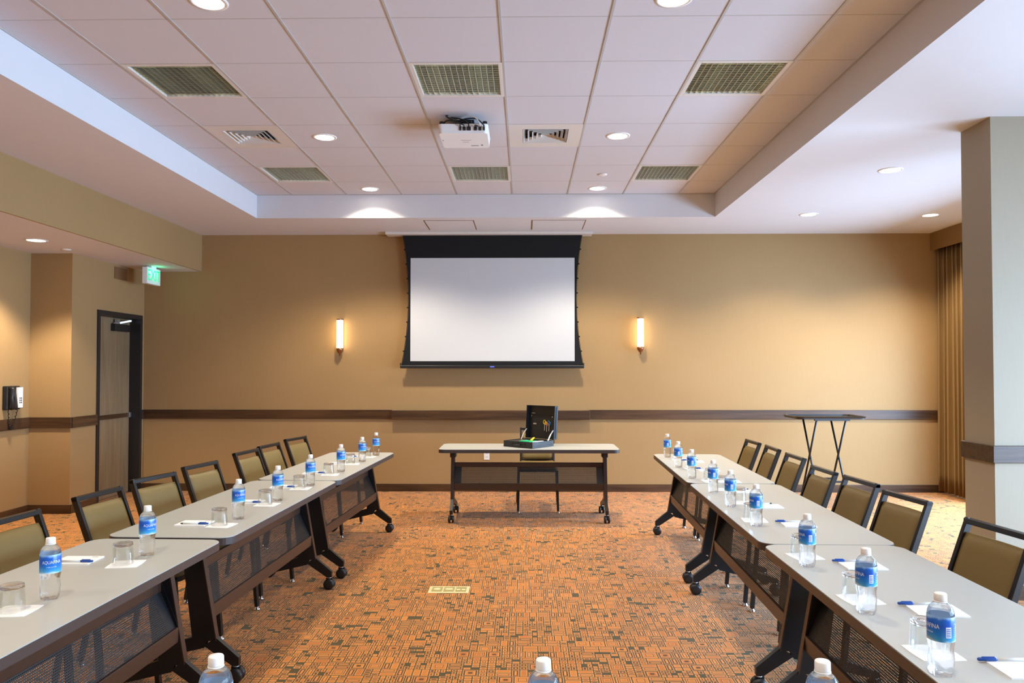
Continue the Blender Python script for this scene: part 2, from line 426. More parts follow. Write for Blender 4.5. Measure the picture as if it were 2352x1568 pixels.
# pier beside the windows
PX0, PX1, PY0, PY1 = 3.085, 3.80, 5.06, 5.40
b = B().m('pier'); b.box(PX0, PY0, 0, PX1, PY1, ZS); struct(b.obj('wall_right_pier'))
b = B().m('rail_x'); b.box(PX0 - 0.02, PY0 - 0.02, RZ0, PX1 + 0.02, PY1 + 0.02, RZ1, 0.003); struct(b.obj('trim_3'))
b = B().m('rail_x'); b.box(PX0 - 0.012, PY0 - 0.012, 0, PX1 + 0.012, PY1 + 0.012, 0.093); struct(b.obj('baseboard_pier'))
# window wall with two glazed bays
b = B().m('wall')
for y0, y1 in ((YF, -1.0), (4.45, 5.65), (8.65, YB)): b.box(XW, y0, 0, XW + T, y1, ZG)
for y0, y1 in ((-1.0, 4.45), (5.65, 8.65)): b.box(XW, y0, 0, XW + T, y1, 0.20); b.box(XW, y0, 2.45, XW + T, y1, ZG)
struct(b.obj('wall_right'))
for k, (y0, y1, nm) in enumerate(((5.65, 8.65, 2), (-1.0, 4.45, 4))):
    w = bpy.data.objects.new('window_%d' % (k + 1), None); COL.objects.link(w); w.location = (XW, y0, 0.20); struct(w)
    b = B().m('doorblack'); L = y1 - y0; H = 2.25
    b.box(0.02, 0, 0, 0.1, L, 0.05); b.box(0.02, 0, H - 0.05, 0.1, L, H)
    for i in range(nm + 1):
        y = (L - 0.05) * i / nm; b.box(0.02, y, 0.05, 0.1, y + 0.05, H - 0.05)
    b.obj('window_frame', w)
    b = B().m('pane'); b.box(0.055, 0.03, 0.03, 0.062, L - 0.03, H - 0.03); b.obj('window_pane', w)

# rails and baseboards
b = B().m('rail_x')
b.box(XL + 0.02, YB - 0.022, RZ0, -1.645, YB, RZ1, 0.003); b.box(0.795, YB - 0.022, RZ0, XW - 0.2, YB, RZ1, 0.003)
struct(b.obj('trim_4'))
b = B().m('rail_x'); b.box(-1.645, YB - 0.085, RZ0 - 0.004, 0.795, YB, RZ1 - 0.006, 0.003); struct(b.obj('trim_5'))
b = B().m('rail_x'); b.box(XL, YB - 0.016, 0, XW, YB, 0.093, 0.003); struct(b.obj('baseboard_back'))
b = B().m('rail_y'); b.box(XL, 7.9, RZ0, XL + 0.022, DY0, RZ1, 0.003); b.box(XL, DY1, RZ0, XL + 0.022, YB, RZ1, 0.003)
b.box(XA, YF, RZ0, XA + 0.022, 7.914, RZ1, 0.003); struct(b.obj('trim_6'))
b = B().m('rail_x'); b.box(XA, 7.892, RZ0, XL + 0.022, 7.914, RZ1, 0.003); struct(b.obj('trim_7'))
b = B().m('rail_y'); b.box(XL, 7.9, 0, XL + 0.016, DY0, 0.093, 0.003); b.box(XL, DY1, 0, XL + 0.016, YB, 0.093, 0.003)
b.box(XA, YF, 0, XA + 0.016, 7.914, 0.093, 0.003); struct(b.obj('baseboard_left'))
b = B().m('rail_x'); b.box(XA, 7.898, 0, XL + 0.016, 7.914, 0.093, 0.003); struct(b.obj('baseboard_left_return'))

# door
d = bpy.data.objects.new('door_1', None); COL.objects.link(d); d.location = (XL, DY0, 0); struct(d)
W_ = DY1 - DY0
b = B().m('doorblack')
b.box(-0.20, 0, 0, 0.014, 0.052, DZ); b.box(-0.20, W_ - 0.052, 0, 0.014, W_, DZ); b.box(-0.20, 0.052, DZ - 0.052, 0.014, W_ - 0.052, DZ)
b.obj('door_frame', d)
b = B().m('doorwood'); b.box(-0.165, 0.054, 0.008, -0.12, W_ - 0.054, DZ - 0.054, 0.002); lf = b.obj('door_leaf', d)
b = B().m('rail_y'); b.box(-0.12, 0.06, 0.925, -0.098, W_ - 0.10, 0.975, 0.004)
pb = b.obj('push_bar', lf)
b = B().m('steel'); b.box(-0.12, W_ - 0.105, 0.92, -0.085, W_ - 0.06, 0.98, 0.004); b.obj('latch', lf)
b = B().m('blackplastic'); b.box(-0.12, 0.50, 1.96, -0.06, 0.83, 2.045, 0.006)
b.m('steel').box(-0.10, 0.52, 2.045, -0.08, 0.78, 2.06); b.beam((-0.08, 0.62, 2.06), (0.0, 0.72, 2.09), 0.025, 0.02); b.beam((0.0, 0.72, 2.09), (-0.08, 0.84, 2.09), 0.025, 0.02)
b.box(-0.10, 0.55, 2.06, -0.06, 0.59, 2.10)
b.obj('door_closer', d)

# ================================================================= ceiling fixtures
def downlight_base(power=SPOT_W):
    t = thing('recessed_downlight', 'x', 'ceiling light')
    b = B().m('white'); b.lathe([(0.078, -0.001), (0.078, -0.006), (0.098, -0.004), (0.10, 0.0), (0.10, 0.004), (0.078, 0.004), (0.078, -0.001)], 32, cap=False); b.obj('trim_ring', t)
    b = B().m('lens'); b.lathe([(0.0785, 0.003), (0.0785, -0.0025), (0.04, -0.004), (0.001, -0.0045)], 32); b.obj('lens', t)
    return t
def spot(loc, power, ang=112, blend=0.45, tilt=0, col=WARM):
    dl = bpy.data.lights.new('downlight_beam', 'SPOT'); dl.energy = power; dl.color = col
    dl.spot_size = math.radians(ang); dl.spot_blend = blend; dl.shadow_soft_size = 0.09
    o = bpy.data.objects.new('downlight_beam', dl); COL.objects.link(o); o.location = loc
DLS = [
 (-1.668, 8.118, ZG, 'recessed downlight in the tile grid near the screen, left of the screen', 1),
 (0.774, 8.118, ZG, 'recessed downlight in the tile grid near the screen, right of the screen', 1),
 (-1.672, 6.29, ZG, 'recessed downlight in the tile grid left of the projector', 1),
 (0.772, 6.29, ZG, 'recessed downlight in the tile grid right of the square air diffuser', 1),
 (-1.668, 3.95, ZG, 'recessed downlight cut by the top edge of the photo, left one', 1),
 (0.78, 3.95, ZG, 'recessed downlight cut by the top edge of the photo, right one', 1),
 (3.077, 6.419, ZS, 'recessed downlight in the right soffit closest to the pier', 1),
 (3.072, 8.257, ZS, 'recessed downlight in the right soffit above the folding tray stand side', 1),
 (4.405, 8.303, ZS, 'recessed downlight in the right soffit next to the curtain valance', 1),
 (-4.622, 7.106, ZA, 'recessed downlight in the low alcove ceiling over the wall telephone', 1),
 (-1.668, 1.5, ZG, '', 0), (0.78, 1.5, ZG, '', 0), (-1.668, -0.7, ZG, '', 0), (0.78, -0.7, ZG, '', 0),  # unlabelled entries: out-of-view beams without fixtures, added to light the room
 (-3.5, 1.5, ZS, '', 0), (-3.5, -2.2, ZS, '', 0), (-4.622, 4.3, ZA, '', 0), (-4.622, 1.5, ZA, '', 0)]
dl0 = downlight_base(); first = True
for x, y, z, lab, vis in DLS:
    if vis:
        if first: dl0.location = (x, y, z); dl0['label'] = lab; dl0['group'] = 'recessed ceiling downlights'; first = False
        else: dup(dl0, (x, y, z), 0, lab, 'recessed ceiling downlights')
    wash = y > 8                                  # the row of cans closest to the screen wall washes it
    spot((x, y, z - 0.03), SPOT_W * (1.8 if z == ZA else 0.7 if z == ZS else 0.9) * (2.3 if wash else 1.0), 130 if wash else 112, 0.6 if wash else 0.45)
tag(B().m('white').lathe([(0.046, 0.0), (0.046, -0.006), (0.04, -0.010), (0.001, -0.011)], 24).obj('occupancy_sensor', loc=(0.771, 7.537, ZG)),
    'small round white sensor disc on a ceiling tile beyond the right downlight', 'sensor')
tag(B().m('white').lathe([(0.045, 0.0), (0.045, -0.004), (0.03, -0.010), (0.001, -0.011)], 20).obj('sprinkler_cover', loc=(-4.67, 7.655, ZA)),
    'flat sprinkler cover plate in the alcove ceiling above the corner', 'sprinkler cover')

def troffer():
    t = thing('louvered_troffer', 'x', 'ceiling light')
    h = 0.305 - 0.004
    b = B().m('whitemetal')
    for x0, y0, x1, y1 in ((-h, -h, -h + 0.03, h), (h - 0.03, -h, h, h), (-h + 0.03, -h, h - 0.03, -h + 0.03), (-h + 0.03, h - 0.03, h - 0.03, h)):
        b.box(x0, y0, -0.004, x1, y1, 0.012, 0.002)
    b.obj('frame', t)
    b = B().m('troffer'); k = h - 0.03
    b.box(-k, -k, 0.115, k, k, 0.12)
    for x0, y0, x1, y1 in ((-k - .004, -k, -k, k), (k, -k, k + .004, k), (-k, -k - .004, k, -k), (-k, k, k, k + .004)): b.box(x0, y0, 0.008, x1, y1, 0.12)
    b.obj('reflector_housing', t)
    b = B().m('mirrorblade'); n = 14
    for i in range(1, n):
        p = -k + 2 * k * i / n
        b.prism([(p - 0.0035, 0.038), (p + 0.0035, 0.038), (p + 0.0012, 0.002), (p - 0.0012, 0.002)], -k, k, axis='y')
        b.prism([(p - 0.0035, 0.036), (p + 0.0035, 0.036), (p + 0.0012, 0.004), (p - 0.0012, 0.004)], -k, k, axis='x')
    b.obj('parabolic_louver', t)
    for x in (-0.14, 0.14):
        b = B().m('tube'); b.tube([(x, -k + 0.01, 0.08), (x, k - 0.01, 0.08)], 0.013, 10); b.obj('fluorescent_tube', t)
    return t
tr0 = troffer(); first = True
TL = {(-4, 0): 'unlit square louvered light fixture at the left, in the row nearer the camera',
      (-1, 0): 'louvered light fixture directly in front of the projector, nearer the camera',
      (2, 0): 'square louvered light fixture at the right, in the row nearer the camera',
      (-4, 4): 'louvered light fixture at the left in the row nearer the screen',
      (-1, 4): 'louvered light fixture between projector and screen',
      (2, 4): 'louvered light fixture at the right in the row nearer the screen'}
for kx, ky in TROFF:
    loc = (GX0 + G * (kx + 0.5), GY0 + G * (ky + 0.5), ZG)
    if (kx, ky) not in TL: continue
    if first: tr0.location = loc; tr0['label'] = TL[(kx, ky)]; tr0['group'] = 'louvered fluorescent troffers'; first = False
    else: dup(tr0, loc, 0, TL[(kx, ky)], 'louvered fluorescent troffers')
# off-camera troffer openings closed by their plain lids
b = B().m('tile')
for kx, ky in TROFF:
    if (kx, ky) not in TL: b.box(GX0 + G * kx, GY0 + G * ky, ZG, GX0 + G * (kx + 1), GY0 + G * (ky + 1), ZG + 0.015)
struct(b.obj('ceiling_infill'))

def diffuser(label, loc):
    t = thing('air_diffuser', label, 'air vent', loc, 0, 'square ceiling air diffusers')
    h = 0.301; b = B().m('whitemetal'); q = 0.185
    for x0, y0, x1, y1 in ((-h, -h, -q, h), (q, -h, h, h), (-q, -h, q, -q), (-q, q, q, h)): b.box(x0, y0, -0.003, x1, y1, 0.006)
    b.obj('face_plate', t)
    b = B().m('whitemetal')
    for k in range(5):
        r = q - 0.004 - k * 0.036; r2 = r - 0.017; z0, z1 = -0.004, 0.028
        for s in range(4):
            R_ = Matrix.Rotation(s * PI / 2, 4, 'Z')
            v = [R_ @ Vector(c) for c in ((-r, -r, z0), (r, -r, z0), (r2, -r2, z1), (-r2, -r2, z1))]
            w = [R_ @ Vector(c) for c in ((-r, -r, z0 + .002), (r, -r, z0 + .002), (r2, -r2, z1 + .002), (-r2, -r2, z1 + .002))]
            A = [b.bm.verts.new(c) for c in v]; C2 = [b.bm.verts.new(c) for c in w]
            b._tag([b.bm.faces.new(A), b.bm.faces.new(C2[::-1])] + [b.bm.faces.new((A[i], C2[i], C2[(i + 1) % 4], A[(i + 1) % 4])) for i in range(4)])
    b.obj('louver_cone', t)
    b = B().m('ventdark'); b.box(-q, -q, 0.07, q, q, 0.08); b.obj('duct', t)
    return t
diffuser('square white air diffuser left of the left ceiling downlight', (GX0 - 3.5 * G, GY0 + 2.5 * G, ZG))
diffuser('square white air diffuser in the ceiling right of the projector', (GX0 + 0.5 * G, GY0 + 2.5 * G, ZG))

# access panels and screen slot in the soffit
for lab, x0, x1 in (('flush white access panel in the soffit above the screen, left one', -1.135, -0.59), ('flush white access panel in the soffit above the screen, right one', 0.085, 0.675)):
    t = thing('access_panel', lab, 'access panel', ((x0 + x1) / 2, 8.81, ZS), 0, 'soffit access panels'); w = (x1 - x0) / 2; q = 0.275
    b = B().m('grille')
    b.box(-w - 0.012, -q - 0.012, -0.003, -w, q + 0.012, 0.0); b.box(w, -q - 0.012, -0.003, w + 0.012, q + 0.012, 0.0); b.box(-w, -q - 0.008, -0.003, w, -q, 0.0); b.box(-w, q, -0.003, w, q + 0.008, 0.0)
    b.obj('shadow_gap', t)
    b = B().m('soffit'); b.box(-w, -q, -0.005, w, q, 0.0); b.obj('panel', t)

# ================================================================= projection screen
sc = thing('projection_screen', 'tab-tensioned white projection screen with black borders lowered in front of the far wall', 'projection screen', (-0.402, 9.30, 0))
b = B().m('whitemetal'); b.box(-1.30, -0.09, 3.150, 1.22, 0.09, 3.183, 0.003); b.obj('ceiling_slot', sc)
zt, zb = 3.155, 1.55
def side(z, sgn):
    t = (z - zb) / (zt - zb); hw = 1.110 - 0.085 * 4 * t * (1 - t) * (0.9) - 0.012 * t
    return sgn * hw
WX0, WX1, WZ0, WZ1 = -1.004, 1.006, 1.607, 2.872
b = B().m('screenblack'); n = 20; th = 0.002
def strip(xa, xb_, z0, z1, n):
    for k in range(n):
        za = z0 + (z1 - z0) * k / n; zc = z0 + (z1 - z0) * (k + 1) / n
        q = [b.bm.verts.new((xa(za), 0, za)), b.bm.verts.new((xb_(za), 0, za)), b.bm.verts.new((xb_(zc), 0, zc)), b.bm.verts.new((xa(zc), 0, zc))]
        r = [b.bm.verts.new(v.co + Vector((0, th, 0))) for v in q]
        b._tag([b.bm.faces.new(q), b.bm.faces.new(r[::-1])] + [b.bm.faces.new((q[i], r[i], r[(i + 1) % 4], q[(i + 1) % 4])) for i in range(4)])
strip(lambda z: side(z, -1), lambda z: WX0, WZ0, WZ1, 16); strip(lambda z: WX1, lambda z: side(z, 1), WZ0, WZ1, 16)
strip(lambda z: side(z, -1), lambda z: side(z, 1), WZ1, zt, 6); strip(lambda z: side(z, -1), lambda z: side(z, 1), zb, WZ0, 2)
b.obj('black_border', sc)
b = B().m('screenwhite'); b.box(WX0, 0.0, WZ0, WX1, 0.002, WZ1); b.obj('viewing_surface', sc)
for sgn in (-1, 1):
    b = B().m('screenblack')
    b.tube([(side(z, sgn) + sgn * (0.002 + 0.004 * (i % 2)), 0.001, z) for i, z in enumerate([zb + (zt - zb) * k / 18 for k in range(19)])], 0.0025, 6)
    for k in range(1, 9):
        z = zb + (zt - zb) * k / 9; x = side(z, sgn); b.box(min(x, x + sgn * 0.018), -0.004, z - 0.008, max(x, x + sgn * 0.018), 0.006, z + 0.008)
    b.obj('tension_cord', sc)
b = B().m('blackplastic'); b.box(-1.128, -0.018, 1.52, 1.122, 0.018, 1.556, 0.006)
b.box(-1.128, -0.012, 1.55, -1.116, 0.012, 1.585); b.box(1.110, -0.012, 1.55, 1.122, 0.012, 1.585)
bar = b.obj('weight_bar', sc)
b = B().m('bluelogo'); b.prism(rrect(-0.03, 1.529, 0.03, 1.547, 0.008, 3), -0.0205, -0.0178, axis='y')
b.m('labelwhite').text('DA-LITE', 0.011, lambda x, y, z: Vector((x, -0.0206 - z, 1.538 + y)), 0.0003)
b.obj('badge', bar)

# ================================================================= projector
p = thing('ceiling_projector', 'white ceiling-mounted projector with black mount and hanging cables', 'projector', (-0.471, 5.92, ZG))
b = B().m('white')
b.prism(rrect(-0.19, -0.20, 0.19, 0.20, 0.03), -0.148, -0.078)
for v in b.bm.verts:
    if v.co.z < -0.14: v.co.x *= 0.965; v.co.y *= 0.965
b.m('pagelines'); b.box(-0.03, -0.02, -0.1488, 0.05, -0.014, -0.1475); b.box(-0.02, 0.03, -0.1488, 0.03, 0.035, -0.1475); b.box(0.12, 0.10, -0.1488, 0.135, 0.13, -0.1475); b.box(0.04, 0.12, -0.1488, 0.10, 0.135, -0.1475)
b.m('penblue').box(-0.175, -0.02, -0.1488, -0.165, -0.005, -0.1475)
b.obj('body', p)
b = B().m('blackplastic')
for x, w in ((-0.02, .014), (0.01, .02), (0.045, .03), (0.095, .022), (0.13, .02), (0.16, .012)): b.box(x - w / 2, -0.204, -0.128, x + w / 2, -0.195, -0.100)
b.obj('connector', p)
b = B().m('black'); b.box(-0.075, -0.06, -0.02, 0.075, 0.06, 0.0, 0.003); b.lathe([(0.045, -0.055), (0.045, -0.01)], 20); b.box(-0.12, -0.12, -0.072, 0.12, 0.12, -0.048, 0.004); b.box(-0.06, -0.14, -0.05, 0.06, 0.0, -0.028, 0.004)
for sx in (-1, 1):
    for sy in (-1, 1):
        b.beam((sx * 0.08, sy * 0.08, -0.062), (sx * 0.165, sy * 0.165, -0.074), 0.03, 0.014); b.lathe([(0.018, -0.080), (0.018, -0.052)], 12, c=(sx * 0.165, sy * 0.165, 0))
b.obj('mount', p)
def arc(p0, p1, sag, n=10, side_=0):
    p0 = Vector(p0); p1 = Vector(p1)
    return [p0.lerp(p1, i / n) + Vector((side_ * math.sin(PI * i / n), 0, -sag * math.sin(PI * i / n))) for i in range(n + 1)]
for nm, mt, a, c, sag, sd in (('video_cable', 'black', (0.045, -0.206, -0.10), (-0.10, -0.12, -0.005), -0.01, 0.02), ('adapter_cable', 'black', (0.01, -0.206, -0.11), (-0.15, -0.15, -0.06), -0.03, -0.03), ('control_cable', 'black', (0.16, -0.206, -0.11), (-0.02, -0.14, -0.03), -0.03, 0.02), ('power_cable', 'black', (-0.02, -0.206, -0.10), (-0.12, -0.16, -0.002), -0.02, -0.05),
                              ('network_cable', 'white', (0.13, -0.206, -0.10), (-0.06, -0.13, -0.03), -0.045, 0.03), ('audio_cable', 'black', (0.095, -0.206, -0.11), (0.02, -0.10, -0.03), 0.02, 0.05)):
    B().m(mt).tube([(a[0], a[1] + 0.006, a[2])] + arc((a[0], a[1] - 0.03, a[2] + 0.01), c, sag, 10, sd), 0.005, 6).obj(nm, p)

# ================================================================= sconces
def sconce(lab, x, zmid):
    t = thing('wall_sconce', lab, 'wall lamp', (x, YB, zmid), 0, 'lit wall sconces')
    b = B().m('bronze'); b.box(-0.028, -0.012, -0.20, 0.028, 0.0, 0.20, 0.003); b.box(-0.02, -0.075, 0.185, 0.02, -0.01, 0.197, 0.003); b.box(-0.02, -0.075, -0.20, 0.02, -0.01, -0.185, 0.003)
    b.obj('back_plate', t)
    b = B().m('sconce'); b.lathe([(0.001, -0.172), (0.039, -0.170), (0.039, 0.182), (0.001, 0.184)], 28, c=(0, -0.078, 0)); b.obj('glass_shade', t)
    b = B().m('bronze'); b.lathe([(0.042, 0.178), (0.042, 0.192), (0.005, 0.194)], 24, c=(0, -0.078, 0)); b.obj('top_cap', t)
    b = B().m('bronze'); b.lathe([(0.006, -0.262), (0.009, -0.235), (0.026, -0.222), (0.036, -0.200), (0.042, -0.190), (0.042, -0.166)], 24, c=(0, -0.078, 0)); b.obj('finial', t)
sconce('lit cylindrical bronze wall sconce to the left of the screen', -2.286, 1.935)
sconce('lit cylindrical bronze wall sconce to the right of the screen', 1.415, 1.95)

# ================================================================= exit sign
e = thing('exit_sign', 'green lit EXIT sign hung from the alcove ceiling near the door', 'exit sign', (-4.44, 8.96, ZA))
b = B().m('exitwhite'); b.box(-0.03, -0.16, -0.215, 0.03, 0.16, -0.022, 0.004); b.obj('housing', e)
b = B().m('exitwhite'); b.box(-0.03, -0.06, -0.022, 0.03, 0.06, 0.0, 0.003); b.obj('canopy', e)
b = B().m('exitgreen'); b.text('EXIT', 0.185, lambda x, y, z: Vector((0.0305 + max(z, 0), x * 0.82, -0.117 + y)), 0.001); b.obj('lettering', e)
g = bpy.data.lights.new('exit_sign_glow', 'POINT'); g.energy = 0.35; g.color = (0.05, 1, 0.4); g.shadow_soft_size = 0.02
go = bpy.data.objects.new('exit_sign_glow', g); COL.objects.link(go); go.location = (-4.36, 8.96, ZA - 0.07)

# ================================================================= wall telephone, grille, outlet, floor box
t = thing('wall_telephone', 'black wall telephone with white label card above the alcove chair rail', 'telephone', (XA, 7.60, 1.22))
b = B().m('blackplastic'); b.box(0, -0.10, -0.12, 0.05, 0.10, 0.12, 0.01)
b.prism([(0.05, -0.11), (0.085, -0.10), (0.06, 0.11), (0.05, 0.11)], -0.02, 0.095, axis='y'); b.obj('body', t)
b = B().m('blackplastic'); b.tube([(0.065, -0.065, -0.10), (0.085, -0.065, -0.09), (0.075, -0.065, 0), (0.085, -0.065, 0.09), (0.065, -0.065, 0.10)], [0.024, 0.026, 0.018, 0.026, 0.024], 12); b.obj('handset', t)
b = B().m('paper'); b.box(0.066, 0.015, -0.10, 0.0875, 0.085, 0.105)
b.m('black')
for r_ in range(3):
    for c_ in range(2): b.box(0.0872, 0.032 + c_ * 0.022, -0.055 + r_ * 0.022, 0.0885, 0.046 + c_ * 0.022, -0.041 + r_ * 0.022)
b.obj('label_card', t)
b = B().m('black'); pts = [(0.04, -0.06, -0.12)]
for i in range(1, 60):
    u = i / 60; pts.append((0.04 + 0.008 * math.cos(i * 1.6), -0.06 + 0.13 * u - 0.03 * math.sin(PI * u), -0.12 - 0.19 * math.sin(PI * u) + 0.008 * math.sin(i * 1.6)))
pts.append((0.03, 0.06, -0.12)); b.tube(pts, 0.004, 6); b.obj('coiled_cord', t)
b = B().m('grille'); b.box(0, -0.135, -0.14, 0.01, 0.135, 0.0, 0.003)
tag(b.obj('speaker_grille', loc=(XL, 8.865, 2.70)), 'small square tan grille on the wall above the door', 'grille')
t = thing('power_outlet', 'ivory wall outlet plate seen below the presenter table top', 'outlet', (-0.476, YB, 0.446))
b = B().m('white'); b.box(-0.035, -0.006, -0.057, 0.035, 0, 0.057, 0.003); b.obj('cover_plate', t)
b = B().m('pagelines')
for z in (-0.022, 0.022): b.box(-0.010, -0.0075, z - 0.006, -0.006, -0.0055, z + 0.008); b.box(0.006, -0.0075, z - 0.006, 0.010, -0.0055, z + 0.008)
b.obj('socket', t)
t = thing('floor_outlet_box', 'rectangular brass floor outlet box set in the carpet', 'floor box', (-0.52, 5.23, 0))
b = B().m('brass'); b.box(-0.138, -0.078, 0.0, 0.138, 0.078, 0.004, 0.002); b.obj('plate', t)
for k in (-1, 0, 1):
    b = B().m('brassdark'); b.box(k * 0.082 - 0.036, -0.05, 0.004, k * 0.082 + 0.036, 0.055, 0.006, 0.0015)
    if k == 1: b.m('brass').box(k * 0.082 - 0.03, -0.03, 0.006, k * 0.082 - 0.005, 0.0, 0.008); b.box(k * 0.082 + 0.005, -0.03, 0.006, k * 0.082 + 0.03, 0.0, 0.008)
    elif k == 0: b.m('brass').prism(rrect(-0.026, -0.02, 0.026, 0.02, 0.015, 4), 0.006, 0.0075)
    else: b.m('brass').lathe([(0.024, 0.006), (0.024, 0.008)], 20, c=(k * 0.082, 0, 0))
    b.obj('cover', t)

# ================================================================= curtain and valance
b = B().m('curtain')
def fold(u, v):
    y = 9.405 - 0.80 * u; z = 0.03 + 3.0 * v
    ph = u * 2 * PI * 8.5
    return Vector((5.075 + (0.05 + 0.012 * math.sin(u * 23)) * math.sin(ph + 0.25 * math.sin(v * 3)) * (0.75 + 0.25 * (1 - v)), y + 0.014 * math.cos(ph * 2) + 0.02 * (1 - v) * math.sin(u * 9), z))
b.grid(fold, 110, 14)
for v in b.bm.verts: pass
o = b.obj('window_curtain', fix=False); mod = o.modifiers.new('thick', 'SOLIDIFY'); mod.thickness = 0.004
tag(o, 'pleated bronze satin curtain hanging in the far right corner', 'curtain')
b = B().m('curtain'); b.box(4.99, 5.60, 2.965, 5.01, YB, ZS, 0.004); b.box(5.01, 5.60, ZS - 0.02, XW, YB, ZS)
tag(b.obj('curtain_valance'), 'brown box valance over the curtain in the far right corner', 'valance')

# ================================================================= folding tray stand
t = thing('folding_tray_stand', 'black folding tray stand with black service tray against the far wall', 'tray stand', (3.34, 8.58, 0))
b = B().m('blackplastic'); b.prism(rrect(-0.375, -0.25, 0.375, 0.25, 0.07, 6), 0.965, 0.972)
pts = rrect(-0.375, -0.25, 0.375, 0.25, 0.07, 6); pi_ = rrect(-0.362, -0.237, 0.362, 0.237, 0.06, 6); n = len(pts)
z0, z1 = 0.972, 0.992
A = [[b.bm.verts.new((x, y, z)) for x, y in P] for P, z in ((pts, z0), ([(x * 1.03, y * 1.03) for x, y in pts], z1), ([(x * 1.02, y * 1.02) for x, y in pi_], z1), (pi_, z0 + 0.0005))]
for r in range(3):
    for i in range(n): b._tag([b.bm.faces.new((A[r][i], A[r][(i + 1) % n], A[r + 1][(i + 1) % n], A[r + 1][i]))])
b.obj('tray', t)
for sx in (-1, 1):
    for y0, y1, o_ in ((-0.27, 0.23, 0.008), (0.27, -0.23, -0.008)):
        x = sx * 0.158 + o_
        b = B().m('black'); b.tube([(x, y0, 0.012), (x, y1, 0.955)], 0.0115, 8); b.obj('crossed_leg', t)
for sy in (-1, 1):
    B().m('black').beam((-0.15, sy * 0.13, 0.27), (0.15, sy * 0.13, 0.27), 0.012, 0.022).obj('cross_bar', t)
    B().m('black').beam((-0.19, sy * 0.23, 0.956), (0.19, sy * 0.23, 0.956), 0.03, 0.018).obj('top_rail', t)

# ================================================================= tables
TH = 0.72
def table_base(L, Wd=0.61):
    t = thing('training_table', 'x', 'table')
    b = B().m('laminate'); b.prism(rrect(-L / 2 + .002, -Wd / 2 + .002, L / 2 - .002, Wd / 2 - .002, 0.068, 7), TH - 0.003, TH); b.obj('table_top', t)
    b = B().m('edgeband'); b.prism(rrect(-L / 2, -Wd / 2, L / 2, Wd / 2, 0.07, 7), TH - 0.036, TH - 0.003); b.obj('edge_band', t)
    lx = L / 2 - 0.13
    for sx in (-1, 1):
        x = sx * lx
        b = B().m('black')
        # broad flat column leaning towards the front, with brown front edge
        b.prism([(-0.188, 0.20), (-0.075, 0.20), (-0.015, 0.665), (-0.105, 0.665)], x - 0.016, x + 0.016, axis='x')
        b.box(x - 0.025, -0.16, TH - 0.060, x + 0.025, 0.16, TH - 0.031, 0.004)
        b.box(x - 0.03, -0.11, TH - 0.10, x + 0.03, 0.0, TH - 0.055, 0.006)
        # splayed feet
        b.prism([(-0.189, 0.215), (-0.130, 0.175), (-0.268, 0.083), (-0.302, 0.083), (-0.302, 0.122)], x - 0.014, x + 0.014, axis='x')
        b.prism([(-0.075, 0.215), (-0.15, 0.205), (-0.130, 0.165), (0.215, 0.083), (0.262, 0.083), (0.262, 0.108)], x - 0.014, x + 0.014, axis='x')
        lg = b.obj('leg', t)
        b = B().m('brownmetal'); b.prism([(-0.194, 0.20), (-0.188, 0.20), (-0.105, 0.665), (-0.111, 0.665)], x - 0.017, x + 0.017, axis='x'); b.obj('leg_edge_strip', lg)
        for yc in (-0.285, 0.245):
            b = B().m('blackplastic'); R_ = Matrix.Translation((x, yc, 0.036)) @ Matrix.Rotation(PI / 2, 4, 'Y')
            for s2 in (-1, 1):
                b.lathe([(0.012, s2 * 0.008), (0.036, s2 * 0.010), (0.036, s2 * 0.026), (0.02, s2 * 0.030), (0.004, s2 * 0.030)], 20, mtx=R_)
            b.lathe([(0.008, 0.04), (0.008, 0.10)], 12, c=(x, yc, 0)); b.prism([(yc - 0.02, 0.03), (yc + 0.02, 0.03), (yc + 0.022, 0.076), (yc - 0.022, 0.076)], x - 0.009, x + 0.009, axis='x')
            b.m('steel').lathe([(0.014, 0.074), (0.014, 0.081)], 14, c=(x, yc, 0))
            b.obj('caster', lg)
    # slanting modesty basket between the legs
    x0, x1 = -lx + 0.017, lx - 0.017
    b = B().m('brownmetal')
    b.beam((x0, -0.075, 0.545), (x1, -0.075, 0.545), 0.02, 0.045, bev=0.003); b.obj('upper_rail', t)
    b = B().m('brownmetal'); b.box(x0, -0.165, 0.300, x1, -0.147, 0.367, 0.003); b.obj('lower_rail', t)
    SH = Matrix(((1, 0, 0, 0), (0, 1, 0, 0), (0, 2.2, 1, 0.700), (0, 0, 0, 1)))
    for x, xa, xb_ in ((x0, x0, x0 + 0.07), (x1 - 0.004, x1 - 0.07, x1)):
        b = B().m('black'); b.prism([(-0.065, 0.566), (-0.085, 0.566), (-0.165, 0.367), (-0.165, 0.305), (-0.09, 0.305)], x, x + 0.004, axis='x')
        b.prism([(xa, -0.077), (xb_, -0.077), (xb_, -0.157), (xa, -0.157)], -0.001, 0.001, mtx=SH); b.obj('end_bracket', t)
    b = B().m('mesh'); v = [b.bm.verts.new(c) for c in ((x0, -0.156, 0.360), (x1, -0.156, 0.360), (x1, -0.080, 0.530), (x0, -0.080, 0.530))]; b._tag([b.bm.faces.new(v)])
    b.obj('perforated_panel', t)
    return t
TG = 'grey-topped training tables on casters'
desk = table_base(1.79); desk.location = (0.037, 7.79, 0)
desk['label'] = 'grey-topped rolling table in front of the screen, with the open case on it'; desk['group'] = TG
tb0 = table_base(1.82)
